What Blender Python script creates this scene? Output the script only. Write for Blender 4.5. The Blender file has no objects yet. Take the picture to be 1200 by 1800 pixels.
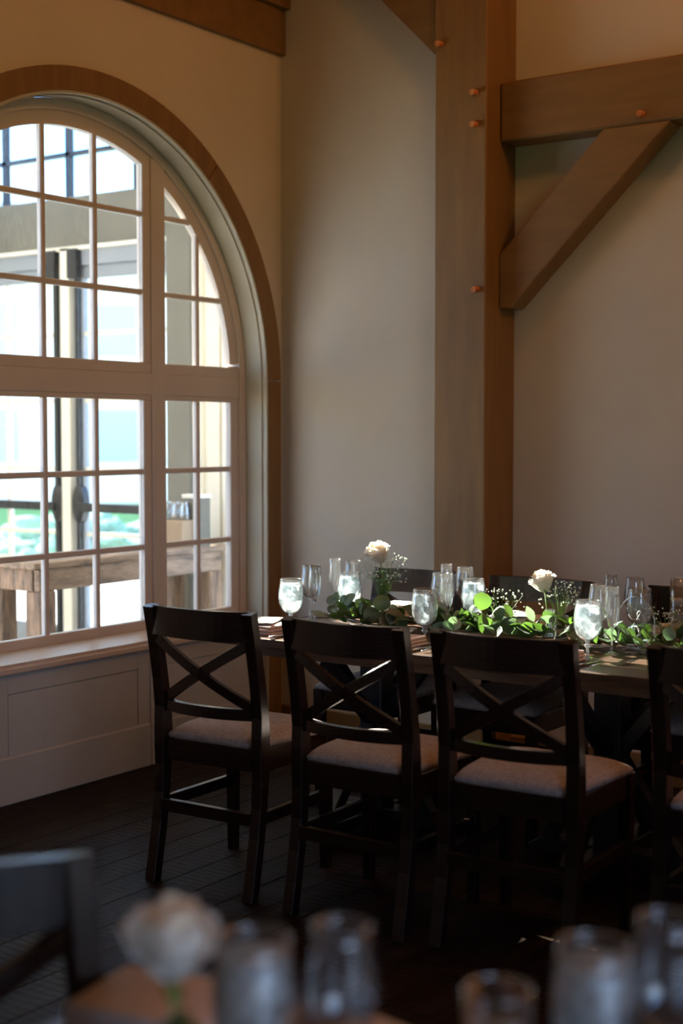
import bpy, bmesh, math, random
from mathutils import Vector, Matrix, noise
random.seed(7)
PI = math.pi
S = bpy.context.scene
COL = S.collection
# ------------------------------------------------------------------ camera
YAW = math.radians(34.9)
PITCH = math.atan(137/2500)
cam = bpy.data.cameras.new('camera')
cam.sensor_fit = 'VERTICAL'; cam.sensor_height = 36; cam.lens = 50.0
cam.dof.use_dof = True; cam.dof.focus_distance = 5.3; cam.dof.aperture_fstop = 1.7; cam.dof.aperture_blades = 9
cam.clip_end = 300
co = bpy.data.objects.new('camera', cam); COL.objects.link(co)
co.location = (0, 0, 1.53); co.rotation_euler = (PI/2-PITCH, 0, YAW)
S.camera = co
# ------------------------------------------------------------------ world: hazy blue sky with thin bright cloud
w = bpy.data.worlds.new('sky'); S.world = w; w.use_nodes = True
nt = w.node_tree; nt.nodes.clear()
def N(t, ty, **k):
    n = t.nodes.new(ty)
    for a, b in k.items():
        if a in n.inputs.keys(): n.inputs[a].default_value = b
        else: setattr(n, a, b)
    return n
tc = N(nt, 'ShaderNodeTexCoord'); nz = N(nt, 'ShaderNodeTexNoise', Scale=3.2, Detail=5.0)
cr = N(nt, 'ShaderNodeValToRGB'); bg = N(nt, 'ShaderNodeBackground', Strength=7.0); wo = N(nt, 'ShaderNodeOutputWorld')
cr.color_ramp.elements[0].position = .41; cr.color_ramp.elements[0].color = (.19, .43, .92, 1)
cr.color_ramp.elements[1].position = .66; cr.color_ramp.elements[1].color = (.80, .89, 1, 1)
nt.links.new(tc.outputs['Generated'], nz.inputs['Vector']); nt.links.new(nz.outputs['Fac'], cr.inputs['Fac'])
nt.links.new(cr.outputs['Color'], bg.inputs['Color']); nt.links.new(bg.outputs[0], wo.inputs[0])
# ------------------------------------------------------------------ sun
sl = bpy.data.lights.new('sun', 'SUN'); sl.energy = 50.0; sl.angle = math.radians(.35); sl.color = (1, .93, .80)
so = bpy.data.objects.new('sun', sl); COL.objects.link(so)
so.rotation_euler = Vector((1, -.27, -.57)).to_track_quat('-Z', 'Y').to_euler()
so.location = (-8, 8, 6)
# ------------------------------------------------------------------ window portals (guide sky light through the real openings)
def portal(loc, d, sx, sy):
    l = bpy.data.lights.new('window_portal', 'AREA'); l.shape = 'RECTANGLE'; l.size = sx; l.size_y = sy
    l.cycles.is_portal = True
    o = bpy.data.objects.new('window_portal', l); COL.objects.link(o)
    o.location = loc; o.rotation_euler = Vector(d).to_track_quat('-Z', 'Z').to_euler()
portal((-4.66, 4.5, 1.85), (1, 0, 0), 2.45, 2.5)
portal((1.72, -.05, 1.62), (-1, 0, 0), 2.6, 1.65)
# ------------------------------------------------------------------ warm ceiling lamps (hung high in the room, above the frame)
def lamp_light(x, y, z, e, r=.12):
    l = bpy.data.lights.new('lamp_glow', 'POINT'); l.energy = e; l.color = (1, .42, .13); l.shadow_soft_size = r
    o = bpy.data.objects.new('lamp_glow', l); COL.objects.link(o); o.location = (x, y, z)
LAMPS = [(0.2, 4.7, 4.2, 66), (-2.2, 4.2, 4.3, 18)]
for a in LAMPS: lamp_light(*a)
vs = S.view_settings
vs.view_transform = 'Standard'; vs.look = 'None'; vs.gamma = 1; vs.use_curve_mapping = False; vs.exposure = 0.0
S.cycles.max_bounces = 8; S.cycles.diffuse_bounces = 4; S.cycles.glossy_bounces = 3; S.cycles.transmission_bounces = 6
S.cycles.transparent_max_bounces = 28; S.cycles.caustics_reflective = False; S.cycles.caustics_refractive = False
S.cycles.use_denoising = True; S.cycles.sample_clamp_indirect = 4.0
# ================================================================== materials
MATS = {}
def mat(name, col, rough=.6, spec=.5, metal=0., vary=0., scale=8., stretch=(1, 1, 1), bump=0., bscale=None, coat=0., detail=4, dark=None):
    m = bpy.data.materials.new(name); m.use_nodes = True; t = m.node_tree
    b = t.nodes['Principled BSDF']; b.inputs['Roughness'].default_value = rough; b.inputs['Metallic'].default_value = metal
    b.inputs['Specular IOR Level'].default_value = spec; b.inputs['Coat Weight'].default_value = coat
    b.inputs['Base Color'].default_value = (*col, 1)
    tcn = N(t, 'ShaderNodeTexCoord'); mp = N(t, 'ShaderNodeMapping'); mp.inputs['Scale'].default_value = stretch
    t.links.new(tcn.outputs['Object'], mp.inputs['Vector'])
    if vary or dark:
        n = N(t, 'ShaderNodeTexNoise', Scale=scale, Detail=detail, Roughness=.65); r = N(t, 'ShaderNodeValToRGB')
        lo = dark or tuple(c*(1-vary) for c in col)
        r.color_ramp.elements[0].position = .32; r.color_ramp.elements[0].color = (*lo, 1)
        r.color_ramp.elements[1].position = .66; r.color_ramp.elements[1].color = (*[min(1, c*(1+vary*.6)) for c in col], 1)
        t.links.new(mp.outputs[0], n.inputs['Vector']); t.links.new(n.outputs['Fac'], r.inputs[0]); t.links.new(r.outputs[0], b.inputs['Base Color'])
    if bump:
        n2 = N(t, 'ShaderNodeTexNoise', Scale=bscale or scale*3, Detail=4.0); bp = N(t, 'ShaderNodeBump', Strength=bump, Distance=.003)
        t.links.new(mp.outputs[0], n2.inputs['Vector']); t.links.new(n2.outputs['Fac'], bp.inputs['Height']); t.links.new(bp.outputs[0], b.inputs['Normal'])
    MATS[name] = m; return m
PLASTER = mat('cream_plaster', (.64, .555, .44), .85, .2, vary=.05, scale=1.5, bump=.12, bscale=60)
CEILM = mat('ceiling_white', (.6, .55, .5), .9, .2)
TIMBER = mat('olive_tan_painted_timber', (.225, .118, .034), .5, .4, vary=.16, scale=2.2, stretch=(6, 6, .8), bump=.35, bscale=9)
TIMBERH = mat('olive_tan_painted_beam', (.225, .118, .034), .5, .4, vary=.16, scale=2.2, stretch=(.8, 6, 6), bump=.35, bscale=9)
TRIMW = mat('cream_window_paint', (.64, .565, .50), .42, .5, vary=.05, scale=3, bump=.1, bscale=20)
PANELW = mat('white_panel_paint', (.50, .53, .55), .6, .35, vary=.08, scale=2.5, bump=.1, bscale=18)
PEG = mat('orange_oak_peg', (.60, .20, .05), .5, .4, vary=.2, scale=30)
WOOD = mat('dark_walnut_stain', (.0155, .0068, .0045), .22, .5, vary=.45, scale=5, stretch=(2, 8, 8), bump=.15, bscale=14, coat=.0)
WOODV = mat('dark_walnut_stain_upright', (.0155, .0068, .0045), .22, .5, vary=.45, scale=5, stretch=(8, 8, 1.5), bump=.15, bscale=14, coat=.0)
TABLE = mat('worn_table_walnut', (.085, .045, .026), .36, .5, vary=.5, scale=4, stretch=(1.2, 14, 8), bump=.3, bscale=10)
BASE = mat('black_pedestal_paint', (.010, .0095, .010), .38, .5, vary=.3, scale=8, stretch=(4, 4, 4), bump=.2)
WEATH = mat('weathered_barn_wood', (.30, .20, .135), .8, .3, scale=4, stretch=(6, 6, 1.2), bump=.6, bscale=10, dark=(.10, .075, .06), vary=.3)
WEATHH = mat('weathered_barn_wood_top', (.33, .235, .165), .8, .3, scale=4, stretch=(6, 1.2, 6), bump=.6, bscale=10, dark=(.12, .09, .07), vary=.3)
NAPKIN = mat('blush_napkin_cloth', (.72, .60, .57), .9, .2, vary=.06, scale=30, bump=.2, bscale=300)
CARD = mat('ivory_card', (.85, .83, .78), .7, .3)
PLATE = mat('white_china', (.80, .79, .77), .18, .5, coat=.4)
STEEL = mat('polished_steel', (.62, .62, .64), .16, .5, metal=1)
GOLD = mat('gold_metal', (.75, .47, .16), .25, .5, metal=1)
BLACKM = mat('black_iron', (.012, .013, .016), .4, .5)
PORCHP = mat('grey_porch_paint', (.155, .15, .125), .7, .3, vary=.1, scale=3)
PORCHW = mat('white_porch_paint', (.86, .79, .65), .6, .3, vary=.05, scale=4)
PORCHG = mat('pale_blue_grey_door_paint', (.27, .30, .34), .5, .4, vary=.06, scale=4)
PORCHF = mat('porch_concrete', (.56, .50, .42), .8, .3, vary=.15, scale=3)
WAX = mat('ivory_wax', (.85, .78, .66), .5, .3)
BOX = mat('brown_card_box', (.36, .26, .17), .8, .2, vary=.1)
STEM = mat('green_stem', (.13, .24, .05), .5, .4)
TWIG = mat('eucalyptus_twig', (.16, .11, .05), .6, .3)
HEDGE = mat('hedge_leaves', (.15, .27, .20), .8, .2, vary=.5, scale=14)
LAWN = mat('lawn_grass', (.09, .22, .06), .9, .2, vary=.4, scale=6)
PAVE = mat('pale_pavement', (.66, .62, .55), .8, .3, vary=.08, scale=1)
HOUSEM = mat('pale_siding', (.97, .86, .72), .7, .3)
BLUEW = mat('blue_window_glass', (.36, .50, .66), .15, .5)
SHADE = mat('lamp_shade_metal', (.05, .04, .035), .4, .5)
# linen seat
def linen():
    m = mat('grey_linen', (.34, .285, .27), .92, .15, vary=.12, scale=4)
    t = m.node_tree; b = t.nodes['Principled BSDF']
    tcn = N(t, 'ShaderNodeTexCoord')
    w1 = N(t, 'ShaderNodeTexNoise', Scale=1.0, Detail=2.0); mp = N(t, 'ShaderNodeMapping'); mp.inputs['Scale'].default_value = (420, 30, 30)
    w2 = N(t, 'ShaderNodeTexNoise', Scale=1.0, Detail=2.0); mp2 = N(t, 'ShaderNodeMapping'); mp2.inputs['Scale'].default_value = (30, 420, 30)
    ad = N(t, 'ShaderNodeMath', operation='ADD'); bp = N(t, 'ShaderNodeBump', Strength=.5, Distance=.002)
    for a, c in ((mp, w1), (mp2, w2)):
        t.links.new(tcn.outputs['Object'], a.inputs[0]); t.links.new(a.outputs[0], c.inputs['Vector'])
    t.links.new(w1.outputs['Fac'], ad.inputs[0]); t.links.new(w2.outputs['Fac'], ad.inputs[1])
    t.links.new(ad.outputs[0], bp.inputs['Height']); t.links.new(bp.outputs[0], b.inputs['Normal'])
    src = b.inputs['Base Color'].links[0].from_socket
    mr = N(t, 'ShaderNodeMapRange'); mr.inputs[1].default_value = .7; mr.inputs[2].default_value = 1.3; mr.inputs[3].default_value = .62; mr.inputs[4].default_value = 1.3
    hs = N(t, 'ShaderNodeHueSaturation'); t.links.new(ad.outputs[0], mr.inputs[0]); t.links.new(mr.outputs[0], hs.inputs['Value'])
    t.links.new(src, hs.inputs['Color']); t.links.new(hs.outputs[0], b.inputs['Base Color'])
    return m
LINEN = linen()
# floor boards: dark, rough-sawn marks across
def floorm():
    m = mat('dark_rough_sawn_oak', (.020, .011, .007), .5, .07, vary=.5, scale=2.2, stretch=(7, 1, 1))
    t = m.node_tree; b = t.nodes['Principled BSDF']; tcn = N(t, 'ShaderNodeTexCoord')
    wv = N(t, 'ShaderNodeTexWave', Scale=9.0, Distortion=2.5, Detail=2.0); wv.bands_direction = 'Y'; wv.inputs['Detail Scale'].default_value = 1.2
    n = N(t, 'ShaderNodeTexNoise', Scale=6.0, Detail=5.0); mp = N(t, 'ShaderNodeMapping'); mp.inputs['Scale'].default_value = (6, 1, 1)
    t.links.new(tcn.outputs['Object'], wv.inputs['Vector']); t.links.new(tcn.outputs['Object'], mp.inputs[0]); t.links.new(mp.outputs[0], n.inputs['Vector'])
    mx = N(t, 'ShaderNodeMath', operation='MULTIPLY'); t.links.new(wv.outputs['Fac'], mx.inputs[0]); t.links.new(n.outputs['Fac'], mx.inputs[1])
    bp = N(t, 'ShaderNodeBump', Strength=.55, Distance=.004); t.links.new(mx.outputs[0], bp.inputs['Height']); t.links.new(bp.outputs[0], b.inputs['Normal'])
    mr = N(t, 'ShaderNodeMapRange'); mr.inputs[3].default_value = .40; mr.inputs[4].default_value = .66
    t.links.new(n.outputs['Fac'], mr.inputs[0]); t.links.new(mr.outputs[0], b.inputs['Roughness'])
    return m
FLOORM = floorm()
REVEAL = mat('pale_olive_reveal_paint', (.50, .465, .36), .55, .4, vary=.06, scale=3)
# thin clear glass: see-through with fresnel reflection, used on thin-walled real glass
def thin_glass(name, tint=(1, 1, 1), base=.03, edge=.55, rough=.02, wav=0., power=3.0, haze=0.):
    m = bpy.data.materials.new(name); m.use_nodes = True; t = m.node_tree; t.nodes.clear()
    o = N(t, 'ShaderNodeOutputMaterial'); tr = N(t, 'ShaderNodeBsdfTransparent'); gl = N(t, 'ShaderNodeBsdfGlossy'); gl.inputs['Roughness'].default_value = rough
    tr.inputs[0].default_value = (*tint, 1); lw = N(t, 'ShaderNodeLayerWeight'); lw.inputs[0].default_value = .5
    p = N(t, 'ShaderNodeMath', operation='POWER'); p.inputs[1].default_value = power
    mr = N(t, 'ShaderNodeMapRange'); mr.inputs[3].default_value = base; mr.inputs[4].default_value = edge
    mx = N(t, 'ShaderNodeMixShader'); L = t.links.new
    L(lw.outputs['Facing'], p.inputs[0]); L(p.outputs[0], mr.inputs[0]); L(mr.outputs[0], mx.inputs[0]); L(tr.outputs[0], mx.inputs[1]); L(gl.outputs[0], mx.inputs[2])
    hz, tl, df, hm = N(t, 'ShaderNodeMixShader'), N(t, 'ShaderNodeBsdfTranslucent'), N(t, 'ShaderNodeBsdfDiffuse'), N(t, 'ShaderNodeMixShader')
    hz.inputs[0].default_value = haze; hm.inputs[0].default_value = .4; L(tl.outputs[0], hm.inputs[1]); L(df.outputs[0], hm.inputs[2])
    L(mx.outputs[0], hz.inputs[1]); L(hm.outputs[0], hz.inputs[2]); L(hz.outputs[0], o.inputs[0])
    if wav:
        n = N(t, 'ShaderNodeTexNoise', Scale=4.0, Detail=1.0); bp = N(t, 'ShaderNodeBump', Strength=wav, Distance=.02); L(n.outputs[0], bp.inputs['Height']); L(bp.outputs[0], gl.inputs['Normal'])
    return m
PANEG = thin_glass('window_glass', (.96, .985, .98), .035, .5, .01, .15)
CLEAR = thin_glass('clear_glassware', (.97, .98, .985), .06, .85, .05, 0, 1.7, .013)
CLEARS = thin_glass('crystal_stem', (.86, .89, .92), .18, .85, .07, 0, 1.1, .05)
# frosted, iced water goblet: light scatters through the condensation and ice
def frosted(name, col, tfac, gfac, sc):
    m = bpy.data.materials.new(name); m.use_nodes = True; t = m.node_tree; t.nodes.clear(); L = t.links.new
    o = N(t, 'ShaderNodeOutputMaterial'); tl = N(t, 'ShaderNodeBsdfTranslucent'); tr = N(t, 'ShaderNodeBsdfTransparent'); df = N(t, 'ShaderNodeBsdfDiffuse'); gl = N(t, 'ShaderNodeBsdfGlossy')
    for s in (tl, df): s.inputs[0].default_value = (*col, 1)
    tr.inputs[0].default_value = (.85, .92, .95, 1); gl.inputs['Roughness'].default_value = .12
    tcn = N(t, 'ShaderNodeTexCoord'); n = N(t, 'ShaderNodeTexNoise', Scale=sc, Detail=3.0, Distortion=1.4); L(tcn.outputs['Object'], n.inputs['Vector'])
    mr = N(t, 'ShaderNodeMapRange'); mr.inputs[1].default_value = .35; mr.inputs[2].default_value = .65; mr.inputs[3].default_value = tfac*.45; mr.inputs[4].default_value = min(1, tfac*1.3); L(n.outputs[0], mr.inputs[0])
    bp = N(t, 'ShaderNodeBump', Strength=.9, Distance=.01); L(n.outputs[0], bp.inputs['Height']); L(bp.outputs[0], gl.inputs['Normal'])
    m1 = N(t, 'ShaderNodeMixShader'); m1.inputs[0].default_value = .3; L(tl.outputs[0], m1.inputs[1]); L(df.outputs[0], m1.inputs[2])
    m2 = N(t, 'ShaderNodeMixShader'); L(mr.outputs[0], m2.inputs[0]); L(tr.outputs[0], m2.inputs[1]); L(m1.outputs[0], m2.inputs[2])
    m3 = N(t, 'ShaderNodeMixShader'); m3.inputs[0].default_value = gfac; L(m2.outputs[0], m3.inputs[1]); L(gl.outputs[0], m3.inputs[2]); L(m3.outputs[0], o.inputs[0])
    return m
WATER = frosted('iced_water', (.90, .95, .97), .62, .16, 34)
ICE = frosted('ice', (.92, .96, .98), .6, .2, 60)
CANDW = thin_glass('candle_water', (.80, .90, .95), .10, .6, .05, 0, 2)
# leaf / petal: diffuse + translucent
def leafm(name, col, trc, tf=.45, rough=.5, gf=.08, vary=.25):
    m = bpy.data.materials.new(name); m.use_nodes = True; t = m.node_tree; t.nodes.clear(); L = t.links.new
    o = N(t, 'ShaderNodeOutputMaterial'); df = N(t, 'ShaderNodeBsdfDiffuse'); tl = N(t, 'ShaderNodeBsdfTranslucent'); gl = N(t, 'ShaderNodeBsdfGlossy'); gl.inputs['Roughness'].default_value = rough
    oi = N(t, 'ShaderNodeObjectInfo'); mr = N(t, 'ShaderNodeMapRange'); mr.inputs[3].default_value = 1-vary; mr.inputs[4].default_value = 1+vary; L(oi.outputs['Random'], mr.inputs[0])
    for s, c in ((df, col), (tl, trc)):
        hs = N(t, 'ShaderNodeHueSaturation'); hs.inputs['Color'].default_value = (*c, 1); L(mr.outputs[0], hs.inputs['Value']); L(hs.outputs[0], s.inputs[0])
    m1 = N(t, 'ShaderNodeMixShader'); m1.inputs[0].default_value = tf; L(df.outputs[0], m1.inputs[1]); L(tl.outputs[0], m1.inputs[2])
    m2 = N(t, 'ShaderNodeMixShader'); m2.inputs[0].default_value = gf; L(m1.outputs[0], m2.inputs[1]); L(gl.outputs[0], m2.inputs[2]); L(m2.outputs[0], o.inputs[0])
    return m
EUC = leafm('eucalyptus_leaf', (.075, .125, .06), (.115, .235, .03), .33)
EUCD = leafm('silver_leaf', (.19, .26, .22), (.22, .38, .16), .3)
ROSELEAF = leafm('rose_leaf', (.035, .13, .03), (.12, .38, .03), .4, .3, .12)
PETAL = leafm('cream_petal', (.88, .86, .81), (.86, .82, .73), .42, .5, .03, .05)
PETALI = leafm('peach_petal', (.88, .78, .62), (.87, .68, .45), .42, .5, .03, .05)
BREATH = leafm('white_floret', (.85, .87, .84), (.8, .85, .75), .4, .5, .02, .05)
ACRYL = thin_glass('acrylic_sign', (.92, .95, .97), .06, .8, .04, 0, 2)
SCRIPT = mat('white_lettering', (.85, .84, .82), .6, .3)
# ================================================================== geometry helpers
def link(name, me, m, parent=None):
    o = bpy.data.objects.new(name, me); COL.objects.link(o)
    if m is not None and not me.materials: me.materials.append(m)
    if parent is not None: o.parent = parent
    return o
def tag(o, label=None, cat=None, group=None, kind=None):
    if label: o['label'] = label
    if cat: o['category'] = cat
    if group: o['group'] = group
    if kind: o['kind'] = kind
    return o
def empty(name, loc=(0, 0, 0), rz=0., **k):
    o = bpy.data.objects.new(name, None); COL.objects.link(o); o.location = loc; o.rotation_euler = (0, 0, rz); o.empty_display_size = .1
    return tag(o, **k)
def tome(bm, name='mesh', smooth=False):
    me = bpy.data.meshes.new(name); bmesh.ops.recalc_face_normals(bm, faces=bm.faces); bm.to_mesh(me); bm.free()
    if smooth:
        for p in me.polygons: p.use_smooth = True
    return me
def addbox(bm, x0, x1, y0, y1, z0, z1, bev=0.):
    b2 = bmesh.new()
    vs_ = [b2.verts.new((x, y, z)) for x in (x0, x1) for y in (y0, y1) for z in (z0, z1)]
    for f in ((0, 1, 3, 2), (4, 6, 7, 5), (0, 4, 5, 1), (2, 3, 7, 6), (0, 2, 6, 4), (1, 5, 7, 3)): b2.faces.new([vs_[i] for i in f])
    if bev: bmesh.ops.bevel(b2, geom=list(b2.edges), offset=bev, segments=1, affect='EDGES')
    merge(bm, b2)
def merge(bm, b2):
    me = bpy.data.meshes.new('t'); b2.to_mesh(me); b2.free(); bm.from_mesh(me); bpy.data.meshes.remove(me)
def box(name, x0, x1, y0, y1, z0, z1, m, parent=None, bev=0.):
    bm = bmesh.new(); addbox(bm, x0, x1, y0, y1, z0, z1, bev); return link(name, tome(bm, name), m, parent)
def sweep(bm, path, w, h, up=(0, 0, 1), ch=.15, wf=None, hf=None):
    """rectangular bar with chamfered edges along a path; w across, h along 'up'"""
    up = Vector(up); P = [Vector(p) for p in path]; n = len(P); rings = []
    for i, p in enumerate(P):
        d = (P[min(i+1, n-1)]-P[max(i-1, 0)]).normalized(); s = d.cross(up).normalized(); u = s.cross(d).normalized()
        t = i/(n-1); ww = (wf(t) if wf else w)/2; hh = (hf(t) if hf else h)/2; c = min(ww, hh)*ch
        pts = [(-ww+c, -hh), (ww-c, -hh), (ww, -hh+c), (ww, hh-c), (ww-c, hh), (-ww+c, hh), (-ww, hh-c), (-ww, -hh+c)]
        rings.append([bm.verts.new(p+s*a+u*b) for a, b in pts])
    for a, b in zip(rings, rings[1:]):
        for k in range(8): bm.faces.new((a[k], a[(k+1) % 8], b[(k+1) % 8], b[k]))
    bm.faces.new(rings[0][::-1]); bm.faces.new(rings[-1])
def bar(name, path, w, h, m, parent=None, **k):
    bm = bmesh.new(); sweep(bm, path, w, h, **k); return link(name, tome(bm, name), m, parent)
def tube(bm, path, r, seg=6, rf=None):
    P = [Vector(p) for p in path]; n = len(P); rings = []
    for i, p in enumerate(P):
        d = (P[min(i+1, n-1)]-P[max(i-1, 0)]).normalized(); a = Vector((0, 0, 1)) if abs(d.z) < .9 else Vector((1, 0, 0))
        s = d.cross(a).normalized(); u = s.cross(d); rr = rf(i/(n-1)) if rf else r
        rings.append([bm.verts.new(p+(s*math.cos(2*PI*k/seg)+u*math.sin(2*PI*k/seg))*rr) for k in range(seg)])
    for a, b in zip(rings, rings[1:]):
        for k in range(seg): bm.faces.new((a[k], a[(k+1) % seg], b[(k+1) % seg], b[k]))
    bm.faces.new(rings[0][::-1]); bm.faces.new(rings[-1])
def lathe(bm, prof, seg=28, cx=0, cy=0, wob=0):
    rings = []
    for r, z in prof:
        if r < 1e-5: rings.append([bm.verts.new((cx, cy, z))])
        else: rings.append([bm.verts.new((cx+r*math.cos(2*PI*k/seg), cy+r*math.sin(2*PI*k/seg), z+(noise.noise(Vector((r*40*math.cos(2*PI*k/seg), r*40*math.sin(2*PI*k/seg), z*30)))*wob))) for k in range(seg)])
    for a, b in zip(rings, rings[1:]):
        for k in range(seg):
            k2 = (k+1) % seg
            if len(a) == 1 and len(b) == 1: continue
            if len(a) == 1: bm.faces.new((a[0], b[k2], b[k]))
            elif len(b) == 1: bm.faces.new((a[k], a[k2], b[0]))
            else: bm.faces.new((a[k], a[k2], b[k2], b[k]))
def lathed(name, prof, m, parent=None, seg=28, smooth=True, wob=0):
    bm = bmesh.new(); lathe(bm, prof, seg, wob=wob); return link(name, tome(bm, name, smooth), m, parent)
def prism(name, pts, axis, a, b, m, parent=None):
    """polygon pts (u,v) extruded along axis from a to b; axis 'x': (y,z); 'y': (x,z); 'z': (x,y)"""
    bm = bmesh.new(); f = {'x': lambda u, v, t: (t, u, v), 'y': lambda u, v, t: (u, t, v), 'z': lambda u, v, t: (u, v, t)}[axis]
    A = [bm.verts.new(f(u, v, a)) for u, v in pts]; B = [bm.verts.new(f(u, v, b)) for u, v in pts]; n = len(pts)
    bm.faces.new(A); bm.faces.new(B[::-1])
    for i in range(n): bm.faces.new((A[i], B[i], B[(i+1) % n], A[(i+1) % n]))
    return link(name, tome(bm, name), m, parent)
def ring_band(name, cy, cz, r0, r1, x0, x1, m, parent=None, a0=0., a1=PI, seg=56, foot=None):
    """arched band in the wall plane (y,z) from x0 to x1; foot: straight legs down to z=foot"""
    pts = [(math.cos(a0+(a1-a0)*i/seg), math.sin(a0+(a1-a0)*i/seg)) for i in range(seg+1)]
    inn = [(cy+c*r0, cz+s*r0) for c, s in pts]; out = [(cy+c*r1, cz+s*r1) for c, s in pts]
    if foot is not None:
        inn = [(inn[0][0], foot)]+inn+[(inn[-1][0], foot)]; out = [(out[0][0], foot)]+out+[(out[-1][0], foot)]
    bm = bmesh.new(); R = []
    for (iy, iz), (oy, oz) in zip(inn, out): R.append([bm.verts.new(p) for p in ((x0, iy, iz), (x0, oy, oz), (x1, oy, oz), (x1, iy, iz))])
    for a, b in zip(R, R[1:]):
        for k in range(4): bm.faces.new((a[k], a[(k+1) % 4], b[(k+1) % 4], b[k]))
    bm.faces.new(R[0]); bm.faces.new(R[-1][::-1])
    return link(name, tome(bm, name), m, parent)
def copy_tree(o, parent=None):
    c = o.copy(); COL.objects.link(c); c.parent = parent
    for ch in list(o.children): copy_tree(ch, c)
    return c
# ================================================================== room shell
XL, XR, YF, YN, ZC = -4.44, 1.6, 5.83, -3.5, 4.9
AC, AZ, AR = 4.5, 1.8, 1.19          # arch centre (y,z) and opening radius
def grid_wall(name, axis, a, b, u0, u1, z0, z1, holes, m):
    bm = bmesh.new(); us = sorted({u0, u1, *[h[0] for h in holes], *[h[1] for h in holes]}); zs = sorted({z0, z1, *[h[2] for h in holes], *[h[3] for h in holes]})
    for i in range(len(us)-1):
        for j in range(len(zs)-1):
            cu, cz = (us[i]+us[i+1])/2, (zs[j]+zs[j+1])/2
            if any(h[0] < cu < h[1] and h[2] < cz < h[3] for h in holes): continue
            if axis == 'x': addbox(bm, a, b, us[i], us[i+1], zs[j], zs[j+1])
            else: addbox(bm, us[i], us[i+1], a, b, zs[j], zs[j+1])
    return bm
bm = grid_wall('wall', 'x', -4.62, XL, YN, YF+.15, -.02, ZC, [(AC-AR, AC+AR, -.02, AZ+AR+.02)], None)
SEG = 48
for i in range(SEG):                      # plaster spandrels around the arch
    a0, a1 = PI-PI*i/SEG, PI-PI*(i+1)/SEG; y0, y1 = AC+AR*math.cos(a0), AC+AR*math.cos(a1); z0, z1 = AZ+(AR+.001)*math.sin(a0), AZ+(AR+.002)*math.sin(a1)
    v = [bm.verts.new(p) for p in ((XL, y0, z0), (XL, y1, z1), (XL, y1, AZ+AR+.02), (XL, y0, AZ+AR+.02), (-4.62, y0, z0), (-4.62, y1, z1), (-4.62, y1, AZ+AR+.02), (-4.62, y0, AZ+AR+.02))]
    bm.faces.new(v[:4]); bm.faces.new(v[4:][::-1]); bm.faces.new((v[0], v[1], v[5], v[4]))
tag(link('wall_left', tome(bm), PLASTER), kind='structure')
tag(box('wall_back', XL, XR+.15, YF, YF+.15, -.02, ZC, PLASTER), kind='structure')
bm = grid_wall('wall', 'x', XR, XR+.15, YN, YF, -.02, ZC, [(-1.3, 1.2, .85, 2.4)], None)
tag(link('wall_right', tome(bm), PLASTER), kind='structure')
tag(box('wall_front', -4.62, XR+.15, YN-.15, YN, -.02, ZC, PLASTER), kind='structure')
tag(box('ceiling', -4.62, XR+.15, YN-.15, YF+.15, ZC, ZC+.12, CEILM), kind='structure')
fl = tag(box('floor', -4.62, XR+.15, YN-.15, YF+.15, -.10, -.016, FLOORM), kind='structure')
# floor planks, running along Y
pw = .15; i = 0; x = XL
pmesh = {}
while x < XR-.01:
    x1 = min(x+pw, XR); y = YN; k = 0; off = random.uniform(.4, 2.0)
    while y < YF-.01:
        L = off if k == 0 else random.choice((2.0, 2.4, 2.8, 3.2)); y1 = min(y+L, YF)
        if YF-y1 < .5: y1 = YF
        key = (round(x1-x, 3), round(y1-y, 3))
        if key not in pmesh:
            bm = bmesh.new(); addbox(bm, .0008, x1-x-.0008, .0015, y1-y-.0015, -.016, 0, .0025); pmesh[key] = tome(bm, 'plank'); pmesh[key].materials.append(FLOORM)
        o = link('plank', pmesh[key], FLOORM, fl); o.location = (x, y, random.uniform(-.0012, 0)); y = y1; k += 1
    x = x1
# arch casing, reveal liner
c = tag(empty('trim_1', (0, 0, 0)), kind='structure')
D_ = math.radians
for a0, a1 in ((0.15, 51.8), (52.1, 127.9), (128.2, 179.85)): ring_band('casing_segment', AC, AZ, AR, AR+.10, XL, -4.415, TIMBER, c, D_(a0), D_(a1), 24)
for y0, y1 in ((AC+AR, AC+AR+.10), (AC-AR-.10, AC-AR)): box('casing_leg', XL, -4.415, y0, y1, 0, AZ-.003, TIMBER, c)
l = ring_band('reveal_liner', AC, AZ, AR-.012, AR, -4.56, XL+.02, REVEAL, c, foot=0.)
l2 = ring_band('reveal_bead', AC, AZ, AR-.02, AR-.012, -4.462, -4.448, REVEAL, c, foot=0.)
# header boards on window wall, high up
tag(box('trim_2', -4.44, -4.41, YN, YF-.002, 3.44, 3.66, TIMBERH), kind='structure')
tag(box('trim_3', -4.44, -4.378, YN, YF-.002, 3.662, 4.1, TIMBERH), kind='structure')
# baseboard along the back wall
tag(box('baseboard_back', XL, XR, YF-.018, YF, 0, .13, TIMBERH, bev=.003), kind='structure')
tag(box('baseboard_left', XL, XL+.018, YN, AC-AR-.102, 0, .13, TIMBER, bev=.003), kind='structure')
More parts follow.
